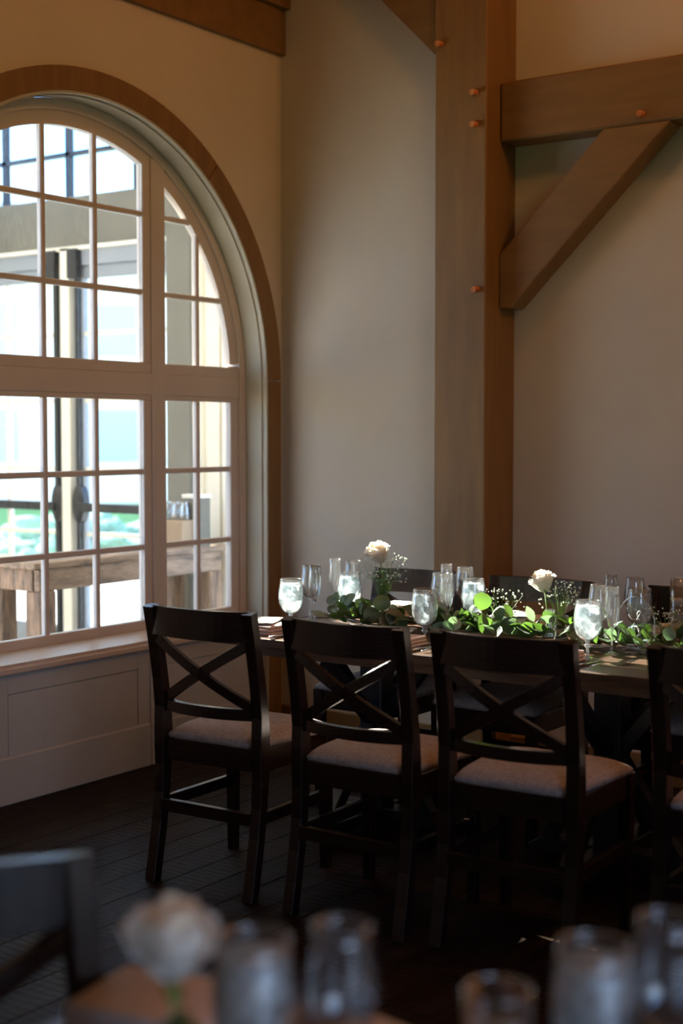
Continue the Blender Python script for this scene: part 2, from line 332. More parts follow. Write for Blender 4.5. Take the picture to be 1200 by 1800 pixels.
# panelled spandrel under the window
wp = tag(box('wall_panel', -4.56, -4.452, AC-AR+.013, AC+AR-.013, 0, .56, PANELW), kind='structure')
for y0, y1, z0, z1 in ((3.32, 3.972, .2, .54), (4.75, 4.828, .2, .54), (3.972, 4.75, .458, .54), (4.834, 4.90, .2, .54), (5.60, 5.675, .2, .54), (4.90, 5.60, .458, .54)):
    box('panel_frame', -4.452, -4.444, y0, y1, z0, z1, PANELW, wp, bev=.002)
for y0, y1 in ((3.976, 4.746), (4.904, 5.596)): box('panel_board', -4.452, -4.446, y0, y1, .2, .454, PANELW, wp, bev=.001)
tag(box('baseboard_window', -4.452, -4.434, 3.315, 4.828, 0, .2, PANELW, bev=.006), kind='structure')
tag(box('baseboard_window_right', -4.452, -4.436, 4.834, 5.675, 0, .2, PANELW, bev=.006), kind='structure')
# ------------------------------------------------------------------ the arched window
W = tag(empty('window_1', (0, 0, 0)), kind='structure')
ring_band('frame', AC, AZ, AR-.060, AR-.013, -4.62, -4.555, TRIMW, W, foot=.56)
GR = 1.07
def arcband(name, y0, y1, r0, r1, x0, x1):
    a0 = math.acos(max(-1, min(1, (y1-AC)/r1))); a1 = math.acos(max(-1, min(1, (y0-AC)/r1)))
    return ring_band(name, AC, AZ, r0, r1, x0, x1, TRIMW, W, a0, a1, 24)
def zt(y, r): return AZ+math.sqrt(max(0, r*r-(y-AC)**2))
arcband('sash_arch', 3.93, 5.0, GR, AR-.058, -4.605, -4.568)
arcband('sash_arch', 5.06, AC+1.129, GR, AR-.058, -4.605, -4.568)
arcband('sash_arch', AC-1.129, 3.90, GR, AR-.058, -4.605, -4.568)
for y0, y1 in ((4.985, 5.080), (3.88, 3.965)):
    box('mullion', -4.615, -4.558, y0, y1, .56, zt((y0+y1)/2, AR-.045), TRIMW, W, bev=.004)
box('transom_rail', -4.612, -4.562, AC-AR+.04, AC+AR-.04, 1.712, 1.815, TRIMW, W, bev=.004)
box('sill', -4.62, -4.418, AC-AR+.013, AC+AR-.013, .542, .572, TRIMW, W, bev=.006)
prism('sill_slope', [(-4.60, .572), (-4.43, .572), (-4.43, .585), (-4.56, .612), (-4.60, .612)], 'y', AC-AR+.013, AC+AR-.013, TRIMW, W)
bays = [(3.965, 4.985, 4.02, 4.932, (4.318, 4.631)), (5.080, AC+AR-.058, 5.085, 5.569, (5.326,)), (AC-AR+.058, 3.88, 3.431, 3.875, (3.674,))]
for s0, s1, g0, g1, mun in bays:
    # lower sash
    box('bottom_rail', -4.605, -4.566, s0, s1, .60, .655, TRIMW, W, bev=.003)
    box('top_rail', -4.605, -4.566, s0, s1, 1.689, 1.712, TRIMW, W, bev=.002)
    box('bottom_rail', -4.605, -4.566, s0, s1, 1.815, 1.864, TRIMW, W, bev=.003)
    for a, b in ((s0, g0), (g1, s1)):
        if b-a > .006:
            box('stile', -4.605, -4.566, a, b, .655, 1.689, TRIMW, W, bev=.003)
            box('stile', -4.605, -4.566, a, b, 1.864, max(1.87, min(zt(a, GR+.03), zt(b, GR+.03))), TRIMW, W, bev=.003)
    for ym in mun:
        box('muntin', -4.598, -4.570, ym-.014, ym+.014, .65, 1.69, TRIMW, W, bev=.004)
        box('muntin', -4.598, -4.570, ym-.014, ym+.014, 1.86, zt(ym, GR)+.01, TRIMW, W, bev=.004)
    for zm in (.999, 1.354): box('muntin', -4.597, -4.571, g0, g1, zm-.013, zm+.013, TRIMW, W, bev=.004)
    for zm in (2.19, 2.55):
        h = math.sqrt(max(0, GR*GR-(zm-AZ)**2)); a, b = max(g0, AC-h-.01), min(g1, AC+h+.01)
        if b-a > .02: box('muntin', -4.597, -4.571, a, b, zm-.013, zm+.013, TRIMW, W, bev=.004)
    ys = [g0, *mun, g1]
    for a, b in zip(ys, ys[1:]):
        for z0, z1 in ((.655, .999), (.999, 1.354), (1.354, 1.69)):
            box('pane', -4.587, -4.583, a, b, z0, z1, PANEG, W)
        for z0, z1 in ((1.864, 2.19), (2.19, 2.55), (2.55, 3.0)):
            n = 10; top = [(a+(b-a)*i/n, min(z1, zt(a+(b-a)*i/n, GR+.005))) for i in range(n+1)]
            top = [(y, z) for y, z in top if z > z0+.005]
            if len(top) < 2: continue
            prism('pane', [(top[0][0], z0)]+top+[(top[-1][0], z0)], 'x', -4.587, -4.583, PANEG, W)
W3 = tag(empty('window_2', (0, 0, 0)), kind='structure')
for a in ((-1.3, -1.22, .85, 2.4), (1.12, 1.2, .85, 2.4), (-1.22, 1.12, .85, .93), (-1.22, 1.12, 2.32, 2.4), (-.08, -.02, .93, 2.32)): box('frame_bar', 1.63, 1.69, *a, TRIMW, W3)
# ------------------------------------------------------------------ timber frame
def timber(name, bmf, m, label, cat):
    bm = bmesh.new(); bmf(bm); return tag(link(name, tome(bm), m), label, cat)
post = empty('timber_post', (-3.231, 5.69, 0), label='tall olive-tan painted square timber post standing against the back wall', cat='post')
box('shaft', -.132, .132, -.136, .14, 0, ZC, TIMBER, post, bev=.006)
for x, z in ((-3.332, 3.269), (-3.153, 3.032), (-3.152, 2.893), (-3.142, 2.172), (-3.30, 1.72)):
    bm = bmesh.new(); tube(bm, [(0, -.002, 0), (0, -.034, -.003)], .014, 8); p = link('peg', tome(bm), PEG, post); p.location = (x+3.231, -.136, z)
    if z == 1.72: bpy.data.objects.remove(p)
beam = empty('timber_beam', (-1.6, 5.75, 2.831), label='thick horizontal olive-tan beam running right from the tall post', cat='beam')
bm = bmesh.new(); pts = [(-1.494+(5.2)*i/10, 0, 0) for i in range(11)]
addbox(bm, -1.496, 3.18, -.075, .078, 0, .262, .008); link('beam_body', tome(bm), TIMBERH, beam)
bm = bmesh.new(); tube(bm, [(0, .003, 0), (0, -.032, -.003)], .014, 8); p = link('peg', tome(bm), PEG, beam); p.location = (-2.424+1.6, -.075, 2.87-2.831)
timber('timber_brace', lambda bm: [bm.faces.new(f) for f in [[bm.verts.new((x, 5.675 if k == 0 else 5.805, z)) for x, z in ((-3.096, 2.094), (-3.04, 2.094), (-2.30, 2.828), (-2.60, 2.828), (-3.096, 2.333))][::1 if k == 0 else -1] for k in (0, 1)]], TIMBERH, 'diagonal olive-tan timber brace between the tall post and the horizontal beam', 'brace')
br = bpy.data.objects['timber_brace']; me = br.data; bm = bmesh.new(); bm.from_mesh(me); bm.verts.ensure_lookup_table()
for i in range(5): bm.faces.new([bm.verts[j] for j in (i, (i+1) % 5, (i+1) % 5+5, i+5)])
bmesh.ops.recalc_face_normals(bm, faces=bm.faces); bmesh.ops.bevel(bm, geom=list(bm.edges), offset=.004, segments=1, affect='EDGES'); bm.to_mesh(me); bm.free()
ub = [(-3.367, 3.20), (-3.367, 3.48), (-4.30, 4.41), (-4.38, 4.213)]
prism('timber_brace', ub, 'y', 5.66, 5.80, TIMBERH); o = COL.objects[-1]; tag(o, 'diagonal timber brace rising left from the top of the post to the ceiling', 'brace')
# ceiling lamps
for i, (x, y, z, e) in enumerate(LAMPS):
    t = empty('pendant_lamp', (x, y, z), label='dark metal pendant lamp, %s of the two' % ('farther from the arched window', 'nearer the arched window')[i], cat='lamp', group='pendant lamps')
    lathed('shade', [(.03, .30), (.06, .29), (.16, .2), (.19, .17), (.185, .165), (.155, .19), (.05, .28), (.03, .30)], SHADE, t)
    bm = bmesh.new(); tube(bm, [(0, 0, .29), (0, 0, ZC-z)], .006, 6); link('cord', tome(bm), BLACKM, t)
# ================================================================== porch outside the window
YP = 6.4
tag(box('floor_porch', -7.6, -4.62, .5, 6.6, -.12, 0, PORCHF), kind='structure')
tag(box('ceiling_porch', -7.6, -4.62, .5, 6.6, 4.32, 4.42, PORCHW), kind='structure')
wpz = tag(empty('wall_porch_end', (0, 0, 0)), kind='structure')
box('lintel', -7.4, -4.62, YP, YP+.14, 2.69, 3.01, PORCHP, wpz)
box('lintel_ledge', -7.4, -4.62, YP-.03, YP, 2.675, 2.70, PORCHW, wpz)
box('top_plate', -7.4, -4.62, YP, YP+.14, 4.2, 4.32, PORCHP, wpz)
box('pilaster', -5.684, -5.506, YP-.06, YP+.14, 0, 3.0, PORCHP, wpz)
box('pilaster_edge', -5.506, -5.46, YP-.02, YP+.14, 0, 2.69, PORCHW, wpz)
box('side_panel', -5.46, -4.62, YP+.02, YP+.14, 0, 4.32, PORCHW, wpz)
box('panel_batten', -5.36, -5.335, YP+.005, YP+.02, 0, 2.69, PORCHW, wpz)
box('panel_batten', -5.30, -5.27, YP-.01, YP+.02, 0, 2.69, PORCHW, wpz)
wt = tag(empty('window_3', (0, 0, 0)), kind='structure')
for x in (-7.154, -6.575, -5.995, -5.72): box('muntin', x-.018, x+.018, YP+.02, YP+.06, 3.01, 4.2, BLACKM, wt)
box('muntin', -7.4, -5.68, YP+.02, YP+.06, 3.27, 3.295, BLACKM, wt)
for a, b in ((-7.4, -7.17), (-7.136, -6.593), (-6.557, -6.013), (-5.977, -5.738)):
    for z0, z1 in ((3.01, 3.27), (3.295, 4.2)): box('pane', a, b, YP+.038, YP+.042, z0, z1, PANEG, wt)
box('center_post', -6.60, -6.525, YP-.03, YP+.1, 0, 2.69, PORCHW, wpz)
box('door_header', -7.4, -5.684, YP, YP+.1, 2.58, 2.69, PORCHG, wpz)
def pdoor(n, x0, x1, vs_, hinge):
    d = tag(empty('door_%d' % n, (0, 0, 0)), kind='structure')
    box('stile', x0, x0+.05, YP+.02, YP+.07, .02, 2.58, PORCHG if hinge > 0 else PORCHG, d, bev=.004); box('stile', x1-.05, x1, YP+.02, YP+.07, .02, 2.58, PORCHW if x1 > -6 else PORCHG, d, bev=.004)
    for z0, z1 in ((.02, .3), (2.50, 2.58)): box('rail', x0+.05, x1-.05, YP+.025, YP+.065, z0, z1, PORCHG, d, bev=.004)
    for z in (.72, .90, 1.31, 1.74, 2.16): box('muntin', x0+.05, x1-.05, YP+.03, YP+.055, z-.013, z+.013, PORCHW, d)
    for x in vs_: box('muntin', x-.014, x+.014, YP+.028, YP+.057, .3, 2.5, PORCHW, d)
    xs = [x0+.05, *vs_, x1-.05]
    for a, b in zip(xs, xs[1:]): box('pane', a, b, YP+.041, YP+.044, .3, 2.5, PANEG, d)
    bm = bmesh.new(); addbox(bm, x0+.02, x1-.02, YP-.06, YP-.02, 1.045, 1.10, .006); link('push_bar', tome(bm), BLACKM, d)
    xe = x0+.03 if hinge > 0 else x1-.03
    bm = bmesh.new(); lathe(bm, [(0, 0), (.05, 0), (.05, .05), (.035, .065), (0, .07)], 18)
    bmesh.ops.scale(bm, vec=(1, 2.4, 1), verts=bm.verts); bmesh.ops.rotate(bm, cent=(0, 0, 0), matrix=Matrix.Rotation(PI/2, 3, 'X'), verts=bm.verts)
    o = link('handle_plate', tome(bm), BLACKM, d); o.location = (xe, YP+.03, 1.09)
    box('door_closer', xe-.05, xe+.03, YP-.05, YP+.0, 2.5, 2.68, BLACKM, d)
for x in (-6.685, -6.495): box('gasket', x, x+.03, YP-.01, YP+.02, 0, 2.58, BLACKM, wpz)
pdoor(1, -7.42, -6.63, (-7.154,), -1)
pdoor(2, -6.50, -5.70, (-5.96,), 1)
# unseen porch side wall, added to block the sun except through its shaped openings
wq = tag(empty('wall_sun_mask', (0, 0, 0)), kind='structure')
def wall_cells(name, u0, u1, z0, z1, holes, parent):
    bm = grid_wall('w', 'x', -7.53, -7.47, u0, u1, z0, z1, holes, None); return link(name, tome(bm), PORCHW, parent)
wall_cells('sun_block_wall', 3.5, 5.07, 0, 4.32, [(4.875, 4.975, 3.70, 3.96), (5.0, 5.06, 4.02, 4.22)], wq)  # slots added to drop sun onto two chair rails
box('low_wall', -7.6, -7.4, .5, 3.5, 0, .6, PORCHW, wq); box('fascia', -7.6, -7.4, .5, 3.5, 3.1, 4.32, PORCHW, wq)
for y in (.5, 2.0): box('porch_post', -7.58, -7.42, y, y+.14, .6, 3.1, PORCHW, wq)
box('sun_block_wall', -7.53, -7.47, 5.07, 6.6, 0, 3.10, PORCHW, wq)
box('corner_post', -7.6, -7.4, 6.4, 6.6, 3.10, 4.32, PORCHW, wq)
prism('sun_cut_panel', [(5.07, 3.10), (5.20, 3.10), (5.09, 3.2), (5.08, 3.40), (5.2, 3.46), (5.45, 3.52), (5.72, 4.0), (5.85, 4.32), (5.07, 4.32)], 'x', -7.53, -7.47, PORCHW, wq)  # unseen added blocker, outline cut so sun reaches chosen table items
tag(box('wall_porch_near', -7.6, -4.62, .4, .5, 0, .8, PORCHW), kind='structure')
# rustic console table in the porch
tb = empty('console_table', (-5.38, 5.55, 0), label='weathered barn-wood console table standing in the porch outside the window', cat='table')
box('tabletop', -.20, .20, -.74, .74, .865, .90, WEATHH, tb, bev=.006)
for x in (-.19, .15): box('apron', x, x+.04, -.70, .70, .755, .865, WEATHH, tb, bev=.004)
for y in (-.71, .67): box('apron', -.15, .15, y, y+.04, .755, .865, WEATH, tb, bev=.004)
for x in (-.14, .14):
    for y in (-.645, .645): box('leg', x-.055, x+.055, y-.055, y+.055, 0, .755, WEATH, tb, bev=.008)
b = empty('cardboard_box', (-5.33, 6.02, .90), label='small brown box of jars on the porch console table', cat='box')
box('box_body', -.10, .10, -.07, .07, 0, .15, BOX, b, bev=.003)
for i in range(3):
    j = tag(lathed('jar', [(0, 0), (.028, 0), (.030, .01), (.030, .07), (.022, .085), (.024, .10), (.020, .10), (.018, .086), (.026, .07), (.026, .012), (0, .01)], CLEARS, None, 14), ('left', 'middle', 'right')[i]+' clear glass jar standing on the brown box in the porch', 'jar', 'jars on the porch box'); j.location = (-5.395+i*.062, 6.02, 1.05)
lb = empty('lidded_tin', (-5.25, 6.10, 0.90), label='grey-green lidded tin behind the brown box in the porch', cat='tin')
box('tin_body', -.06, .06, -.05, .05, 0, .27, PORCHP, lb, bev=.004); box('lid', -.065, .065, -.055, .055, .27, .292, PORCHW, lb, bev=.003)
# ------------------------------------------------------------------ outdoors
tag(box('ground', -60, -7.6, -30, 70, -.30, -.15, PAVE), kind='structure')
tag(box('ground_yard', -7.6, 40, 6.6, 70, -.30, -.15, PAVE), kind='structure')
tag(box('ground_side', 1.8, 60, -40, 6.5, -.30, -.15, LAWN), kind='structure')
tag(box('ground_garden', -30, -12, 14, 40, -.15, -.13, LAWN), kind='structure')
def hedge(x, y, sx, sy, h, label):
    bm = bmesh.new(); bmesh.ops.create_icosphere(bm, subdivisions=5, radius=1)
    for v in bm.verts:
        p = v.co.copy(); k = .85+.3*noise.noise(p*3)+.2*noise.noise(p*9)
        v.co = Vector((p.x*sx*k, p.y*sy*k, (max(p.z, -.2)+.2)/1.2*h*k))
    o = link('hedge', tome(bm, smooth=True), HEDGE); o.location = (x, y, -.14); return tag(o, label, 'hedge', 'garden hedges')
hedge(-13.5, 13.5, 1.6, 1.0, .62, 'rounded green shrub seen through the left porch door')
hedge(-10.9, 14.4, .85, .9, .60, 'rounded green shrub seen through the right porch door')
hedge(-8.9, 15.5, .75, .9, .55, 'smaller green shrub farthest right in the garden')
hs = empty('house', (-25, 24, -.15), .78, label='pale two-storey house with blue windows beyond the garden', cat='house')
box('wall', -6, 6, 0, 6, 0, 5.6, HOUSEM, hs)
prism('roof', [(-.4, 5.5), (6.4, 5.5), (3, 7.6)], 'x', -6.4, 6.4, PORCHG, hs)
for x in (-4.2, -1.4, 1.4, 4.2):
    for z in (.9, 3.4):
        f = box('window', x-.62, x+.62, -.06, 0, z, z+1.5, PORCHW, hs); box('pane', x-.5, x+.5, -.08, -.06, z+.12, z+1.38, BLUEW, f)
# ================================================================== dining chairs
def make_chair():
    c = empty('dining_chair')
    def py(z):      # rear post line
        if z < .46: return -.235+.062*math.sin(min(1, z/.46)*PI/2)
        if z < .58: return -.173
        t = (z-.58)/.37; return -.173-.062*t**1.3
    zz = [0, .1, .2, .3, .4, .47, .53, .6, .7, .8, .88, .95]
    for s in (-1, 1):
        bm = bmesh.new(); sweep(bm, [(s*.208, py(z)+.0, z) for z in zz], .042, .036, up=(0, 1, 0), hf=lambda t: .040+.016*math.exp(-((t-.5)/.14)**2))
        link('back_post', tome(bm), WOODV, c)
        bm = bmesh.new(); sweep(bm, [(s*.205, .215, 0), (s*.205, .215, .25), (s*.205, .215, .49)], .04, .04, up=(0, 1, 0), wf=lambda t: .032+.012*t, hf=lambda t: .032+.012*t)
        link('front_leg', tome(bm), WOODV, c)
    def curved(name, z0, z1, th, bulge, xh=.19, m=WOOD, n=14, dy=0.):
        bm = bmesh.new(); zm = (z0+z1)/2
        P = [(xh*(2*i/n-1), py(zm)+dy-bulge*(1-(2*i/n-1)**2), zm) for i in range(n+1)]
        sweep(bm, P, th, z1-z0, ch=.12); return link(name, tome(bm), m, c)
    curved('top_rail', .852, .952, .022, .040, .20)
    curved('lower_rail', .586, .624, .024, .040, .19)
    for s in (-1, 1):
        bm = bmesh.new(); n = 14; P = []
        for i in range(n+1):
            t = 2*i/n-1; z = .735+s*t*.112; P.append((t*.196, py(z)-.036*(1-t*t)+s*.004, z))
        sweep(bm, P, .034, .020, up=(0, 1, 0), ch=.15); link('cross_slat', tome(bm), WOOD, c)
    bm = bmesh.new()
    addbox(bm, -.19, .19, -.185, -.160, .415, .490, .003); addbox(bm, -.19, .19, .205, .228, .415, .490, .003)
    for s in (-1, 1): addbox(bm, min(s*.195, s*.218), max(s*.195, s*.218), -.17, .21, .415, .490, .003)
    link('seat_frame', tome(bm), WOOD, c)
    bar('stretcher', [(-.19, -.200, .262), (.19, -.200, .262)], .022, .042, WOOD, c)
    for s in (-1, 1): bar('stretcher', [(s*.207, -.19, .262), (s*.205, .205, .262)], .022, .040, WOOD, c)
    # cushion
    bm = bmesh.new(); n = 22; V = {}
    def cr_(u, v):
        x = u*(.192+.038*(v+1)/2); y = -.182+.418*(v+1)/2
        rr = max(abs(u), abs(v)); e = (1-abs(u)**5)*(1-abs(v)**5)
        # round the corners
        k = 1-.035*(abs(u)*abs(v))**3
        return (x*k, .027+(y-.027)*k, .502+.040*e**.55)
    for i in range(n+1):
        for j in range(n+1): V[i, j] = bm.verts.new(cr_(math.sin((2*i/n-1)*PI/2), math.sin((2*j/n-1)*PI/2)))
    for i in range(n):
        for j in range(n): bm.faces.new((V[i, j], V[i+1, j], V[i+1, j+1], V[i, j+1]))
    edge = [V[i, 0] for i in range(n+1)]+[V[n, j] for j in range(1, n+1)]+[V[i, n] for i in range(n-1, -1, -1)]+[V[0, j] for j in range(n-1, 0, -1)]
    low = [bm.verts.new((v.co.x*.985, .027+(v.co.y-.027)*.985, .488)) for v in edge]
    for i in range(len(edge)): j = (i+1) % len(edge); bm.faces.new((edge[i], low[i], low[j], edge[j]))
    bm.faces.new(low)
    link('seat_cushion', tome(bm, smooth=True), LINEN, c)
    return c
proto = make_chair()
chairs = [(-3.08, 3.812, .03, 'dark wooden X-back dining chair nearest the window, near side of the table', 'chairs on the near side'),
          (-2.48, 3.80, .0, 'dark wooden X-back chair second from the window, sunlit grey seat', 'chairs on the near side'),
          (-1.955, 3.83, .03, 'dark wooden X-back chair third from the window on the near side', 'chairs on the near side'),
          (-1.30, 3.90, .0, 'dark wooden X-back chair cut off by the right frame edge, near side', 'chairs on the near side'),
          (-3.17, 4.90, PI, 'dark wooden chair across the table behind the left rose, facing the camera', 'chairs on the far side'),
          (-2.60, 4.89, PI-.02, 'dark wooden chair across the table behind the right rose, in front of post', 'chairs on the far side'),
          (-1.91, 4.90, PI, 'dark wooden chair across the table at the right edge, behind the number sign', 'chairs on the far side')]
for i, (x, y, r, lab, g) in enumerate(chairs):
    c = proto if i == 0 else copy_tree(proto)
    c.location = (x, y, 0); c.rotation_euler = (0, 0, r); tag(c, lab, 'chair', g)
c = copy_tree(proto); c.location = (-1.265, 1.10, 0); c.rotation_euler = (0, 0, -1.93); tag(c, 'blurred dark chair back in the near left foreground', 'chair', 'chairs in the foreground')
# ================================================================== dining table
TX0, TX1, TY0, TY1, TZ = -3.55, -.75, 4.20, 5.06, .76
t = empty('dining_table', (TX0, TY0, 0), label='long dark farmhouse dining table with black pedestals set for dinner', cat='table')
nb = 6; bw = (TY1-TY0)/nb
for k in range(nb): box('board', 0, TX1-TX0, k*bw+.0012, (k+1)*bw-.0012, TZ-.035, TZ-.0004*(k % 2), TABLE, t, bev=.0025)
for y in (.06, TY1-TY0-.09): box('apron', .10, TX1-TX0-.10, y, y+.025, TZ-.075, TZ-.035, TABLE, t)
for px in (-3.04, -2.05, -1.06):
    cx, cy = px-TX0, .40
    p = link('pedestal', tome((lambda bm: (addbox(bm, cx-.05, cx+.05, cy-.05, cy+.05, .04, TZ-.075, .006), bm)[1])(bmesh.new())), BASE, t)
    for dx, dy, L in ((0, -1, .42), (0, 1, .42), (-1, 0, .30), (1, 0, .30)):
        a, b_ = (cx+dx*.04, cy+dy*.04), (cx+dx*L, cy+dy*L)
        bar('foot', [(a[0], a[1], .055), (cx+dx*L*.85, cy+dy*L*.85, .055), (b_[0], b_[1], .042)], .09, .05, BASE, p, hf=lambda t_: .055-.035*t_**3)
        bar('brace', [(cx+dx*.03, cy+dy*.03, .40), (cx+dx*L*.82, cy+dy*L*.82, .075)], .05, .05, BASE, p, ch=.1)
        bar('brace', [(cx+dx*.03, cy+dy*.03, .42), (cx+dx*L*.82, cy+dy*L*.82, TZ-.08)], .05, .05, BASE, p, ch=.1)
        bm = bmesh.new(); lathe(bm, [(0, 0), (.022, 0), (.026, .02), (0, .02)], 12, cx+dx*L*.78, cy+dy*L*.78); link('levelling_foot', tome(bm), BASE, p)
# ================================================================== glassware
def glass(name, bowl, zb, foot, sw, m_b=CLEAR, seg=28):
    """bowl: outer profile [(r,z)] from stem joint to rim"""
    g = empty(name); th = .0014
    inn = [(max(r-th, 0), z+.0006) for r, z in bowl][::-1]
    lathed('bowl', [(.0005, bowl[0][1])]+bowl+inn+[(.0005, bowl[0][1]+.003)], m_b, g, seg)
    lathed('rim', [(bowl[-1][0]-.0019, bowl[-1][1]-.001), (bowl[-1][0]+.0006, bowl[-1][1]-.0008), (bowl[-1][0]+.0004, bowl[-1][1]+.0012), (bowl[-1][0]-.0016, bowl[-1][1]+.0012), (bowl[-1][0]-.0019, bowl[-1][1]-.001)], CLEARS, g, seg)
    lathed('stem', [(0, .006), (sw*1.6, .007), (sw, .02), (sw*.9, zb*.5), (sw, zb-.012), (sw*2.0, zb+.001), (0, zb+.001)], CLEARS, g, 12)
    lathed('base', [(0, 0), (foot, 0), (foot, .0015), (foot*.6, .004), (sw*2, .008), (0, .008)], CLEARS, g, seg)
    return g
gob = glass('water_goblet', [(.010, .062), (.026, .070), (.040, .085), (.0478, .108), (.0495, .130), (.0475, .160), (.0435, .186), (.0415, .200)], .062, .036, .0055)
lathed('stem_knob', [(0, .036), (.010, .040), (.012, .045), (.010, .050), (0, .054)], CLEARS, gob, 12)
lathed('water', [(0, .066), (.008, .067), (.024, .073), (.0378, .087), (.0455, .109), (.0472, .130), (.0455, .158), (.0425, .178), (.0405, .181), (.020, .182), (0, .182)], WATER, gob, 28, wob=.0015)
ip = None
for k in range(7):
    bm = bmesh.new(); addbox(bm, -.011, .011, -.011, .011, -.010, .010, .004)
    bmesh.ops.rotate(bm, cent=(0, 0, 0), matrix=Matrix.Rotation(random.uniform(0, 3), 3, Vector((random.random(), random.random(), random.random()+.1)).normalized()), verts=bm.verts)
    o = link('ice_cube', tome(bm), ICE, gob); a = k*2.4; o.location = (.024*math.cos(a)*(k > 0), .024*math.sin(a)*(k > 0), .168-.016*(k//4)+.006*(k % 2))
win = glass('wine_glass', [(.006, .090), (.020, .096), (.034, .112), (.0405, .134), (.041, .150), (.0385, .180), (.034, .210), (.0325, .225)], .090, .036, .0038)
flu = glass('champagne_flute', [(.005, .088), (.014, .100), (.022, .125), (.0262, .155), (.0265, .180), (.0245, .215), (.0235, .235)], .088, .032, .0038)
TW = TZ+.0005
def put(src, used, x, y, z, lab, cat, g):
    o = src if not used[0] else copy_tree(src); used[0] = True
    o.location = (x, y, z); o.rotation_euler = (0, 0, random.uniform(0, 6)); return tag(o, lab, cat, g)
ug, uw, uf = [False], [False], [False]
for x, y, l in ((-3.352, 4.457, 'brightly sunlit goblet of ice water nearest the window'), (-2.727, 4.443, 'ice water goblet behind the gap between the second and third near chairs'), (-2.081, 4.458, 'ice water goblet beside the spoon, near side, right of the third chair'), (-1.47, 4.46, 'ice water goblet beyond the right frame edge, near side')):
    put(gob, ug, x, y, TW, l, 'glass', 'near side water goblets')
for x, y, l in ((-3.305, 4.796, 'far side ice water goblet just left of the left rose'), (-2.763, 4.869, 'far side ice water goblet behind the middle flutes'), (-2.087, 4.913, 'far side ice water goblet at the number sign, right of the crowded stems')):
    put(gob, ug, x, y, TW, l, 'glass', 'far side water goblets')
for x, y, l in ((-3.395, 4.677, 'near champagne flute right of the sunlit goblet'), (-2.762, 4.66, 'near champagne flute in the middle cluster of stems'), (-2.055, 4.60, 'near champagne flute behind the spoon, right cluster'), (-3.50, 4.97, 'far champagne flute at the window end'), (-2.976, 5.02, 'far champagne flute in the middle cluster, tallest in the picture'), (-2.235, 4.99, 'far champagne flute in the right cluster')):
    put(flu, uf, x, y, TW, l, 'glass', 'champagne flutes')
for x, y, l in ((-3.474, 4.753, 'wine glass just behind the near flute at the window end'), (-2.855, 4.773, 'wine glass left in the middle cluster of stems'), (-2.168, 4.739, 'wine glass behind the right near goblet'), (-3.44, 5.02, 'wine glass tallest at the window end, near the left rose'), (-2.90, 5.04, 'wine glass right in the middle cluster of stems'), (-2.16, 5.04, 'wide wine glass rearmost in the right cluster')):
    put(win, uw, x, y, TW, l, 'glass', 'wine glasses')
# ================================================================== place settings
def napkin_mesh():
    bm = bmesh.new()
    for k in range(3):
        z0 = .001+k*.012; n = 10; w_, d_ = .10-.002*k, .075; R = []
        prof = []
        for i in range(9): a = -PI/2+PI*i/8; prof.append((w_+.0055*math.cos(a), z0+.0055+.0055*math.sin(a)))
        prof += [(-w_, z0+.011), (-w_, z0)]
        for j in range(n+1):
            y = -d_+2*d_*j/n
            R.append([bm.verts.new((x+.002*noise.noise(Vector((y*30, k, 0))), y, z+.0018*noise.noise(Vector((x*18, y*18, k*3))))) for x, z in prof])
        for a, b in zip(R, R[1:]):
            for q in range(len(prof)): q2 = (q+1) % len(prof); bm.faces.new((a[q], a[q2], b[q2], b[q]))
        bm.faces.new(R[0]); bm.faces.new(R[-1][::-1])
    return tome(bm, 'napkin', True)
NM = napkin_mesh()
def cardm(w_, d_, b):
    bm = bmesh.new(); n = 8; R = [[bm.verts.new((x, -d_+2*d_*j/n, b*((2*j/n-1)**2)+dz)) for x, dz in ((-w_, 0), (w_, 0), (w_, .0008), (-w_, .0008))] for j in range(n+1)]
    for a, c_ in zip(R, R[1:]):
        for q in range(4): bm.faces.new((a[q], a[(q+1) % 4], c_[(q+1) % 4], c_[q]))
    bm.faces.new(R[0]); bm.faces.new(R[-1][::-1]); return tome(bm)
CM = cardm(.055, .09, .006)
def spoon_mesh():
    bm = bmesh.new(); n = 16; R = []
    for i in range(n+1):
        t_ = i/n; y = -.10+.20*t_
        if t_ < .68: w_ = .0035+.0035*(1-t_/.68)**1.5; z = .003+.010*math.sin(t_/.68*PI)*.6; cup = 0
        else: u = (t_-.68)/.32; w_ = .019*math.sin(math.acos(min(1, abs(2*u-1)**1.3)))+.003; z = .003+.004*u; cup = .006*math.sin(u*PI)
        R.append([bm.verts.new((w_*a, y, z+cup*(a*a-1)+.003+d)) for a, d in ((-1, 0), (-.5, 0), (0, 0), (.5, 0), (1, 0), (1, .0015), (.5, .0015), (0, .0015), (-.5, .0015), (-1, .0015))])
    for a, b in zip(R, R[1:]):
        for q in range(10): bm.faces.new((a[q], a[(q+1) % 10], b[(q+1) % 10], b[q]))
    bm.faces.new(R[0]); bm.faces.new(R[-1][::-1]); return tome(bm, 'spoon', True)
def knife_mesh():
    bm = bmesh.new(); sweep(bm, [(0, -.115, .006), (0, -.02, .006), (0, .0, .005), (.001, .09, .004), (.003, .115, .003)], .016, .006, wf=lambda t_: .013 if t_ < .3 else (.019 if t_ < .85 else .008), hf=lambda t_: .008 if t_ < .3 else .003); return tome(bm, 'knife', True)
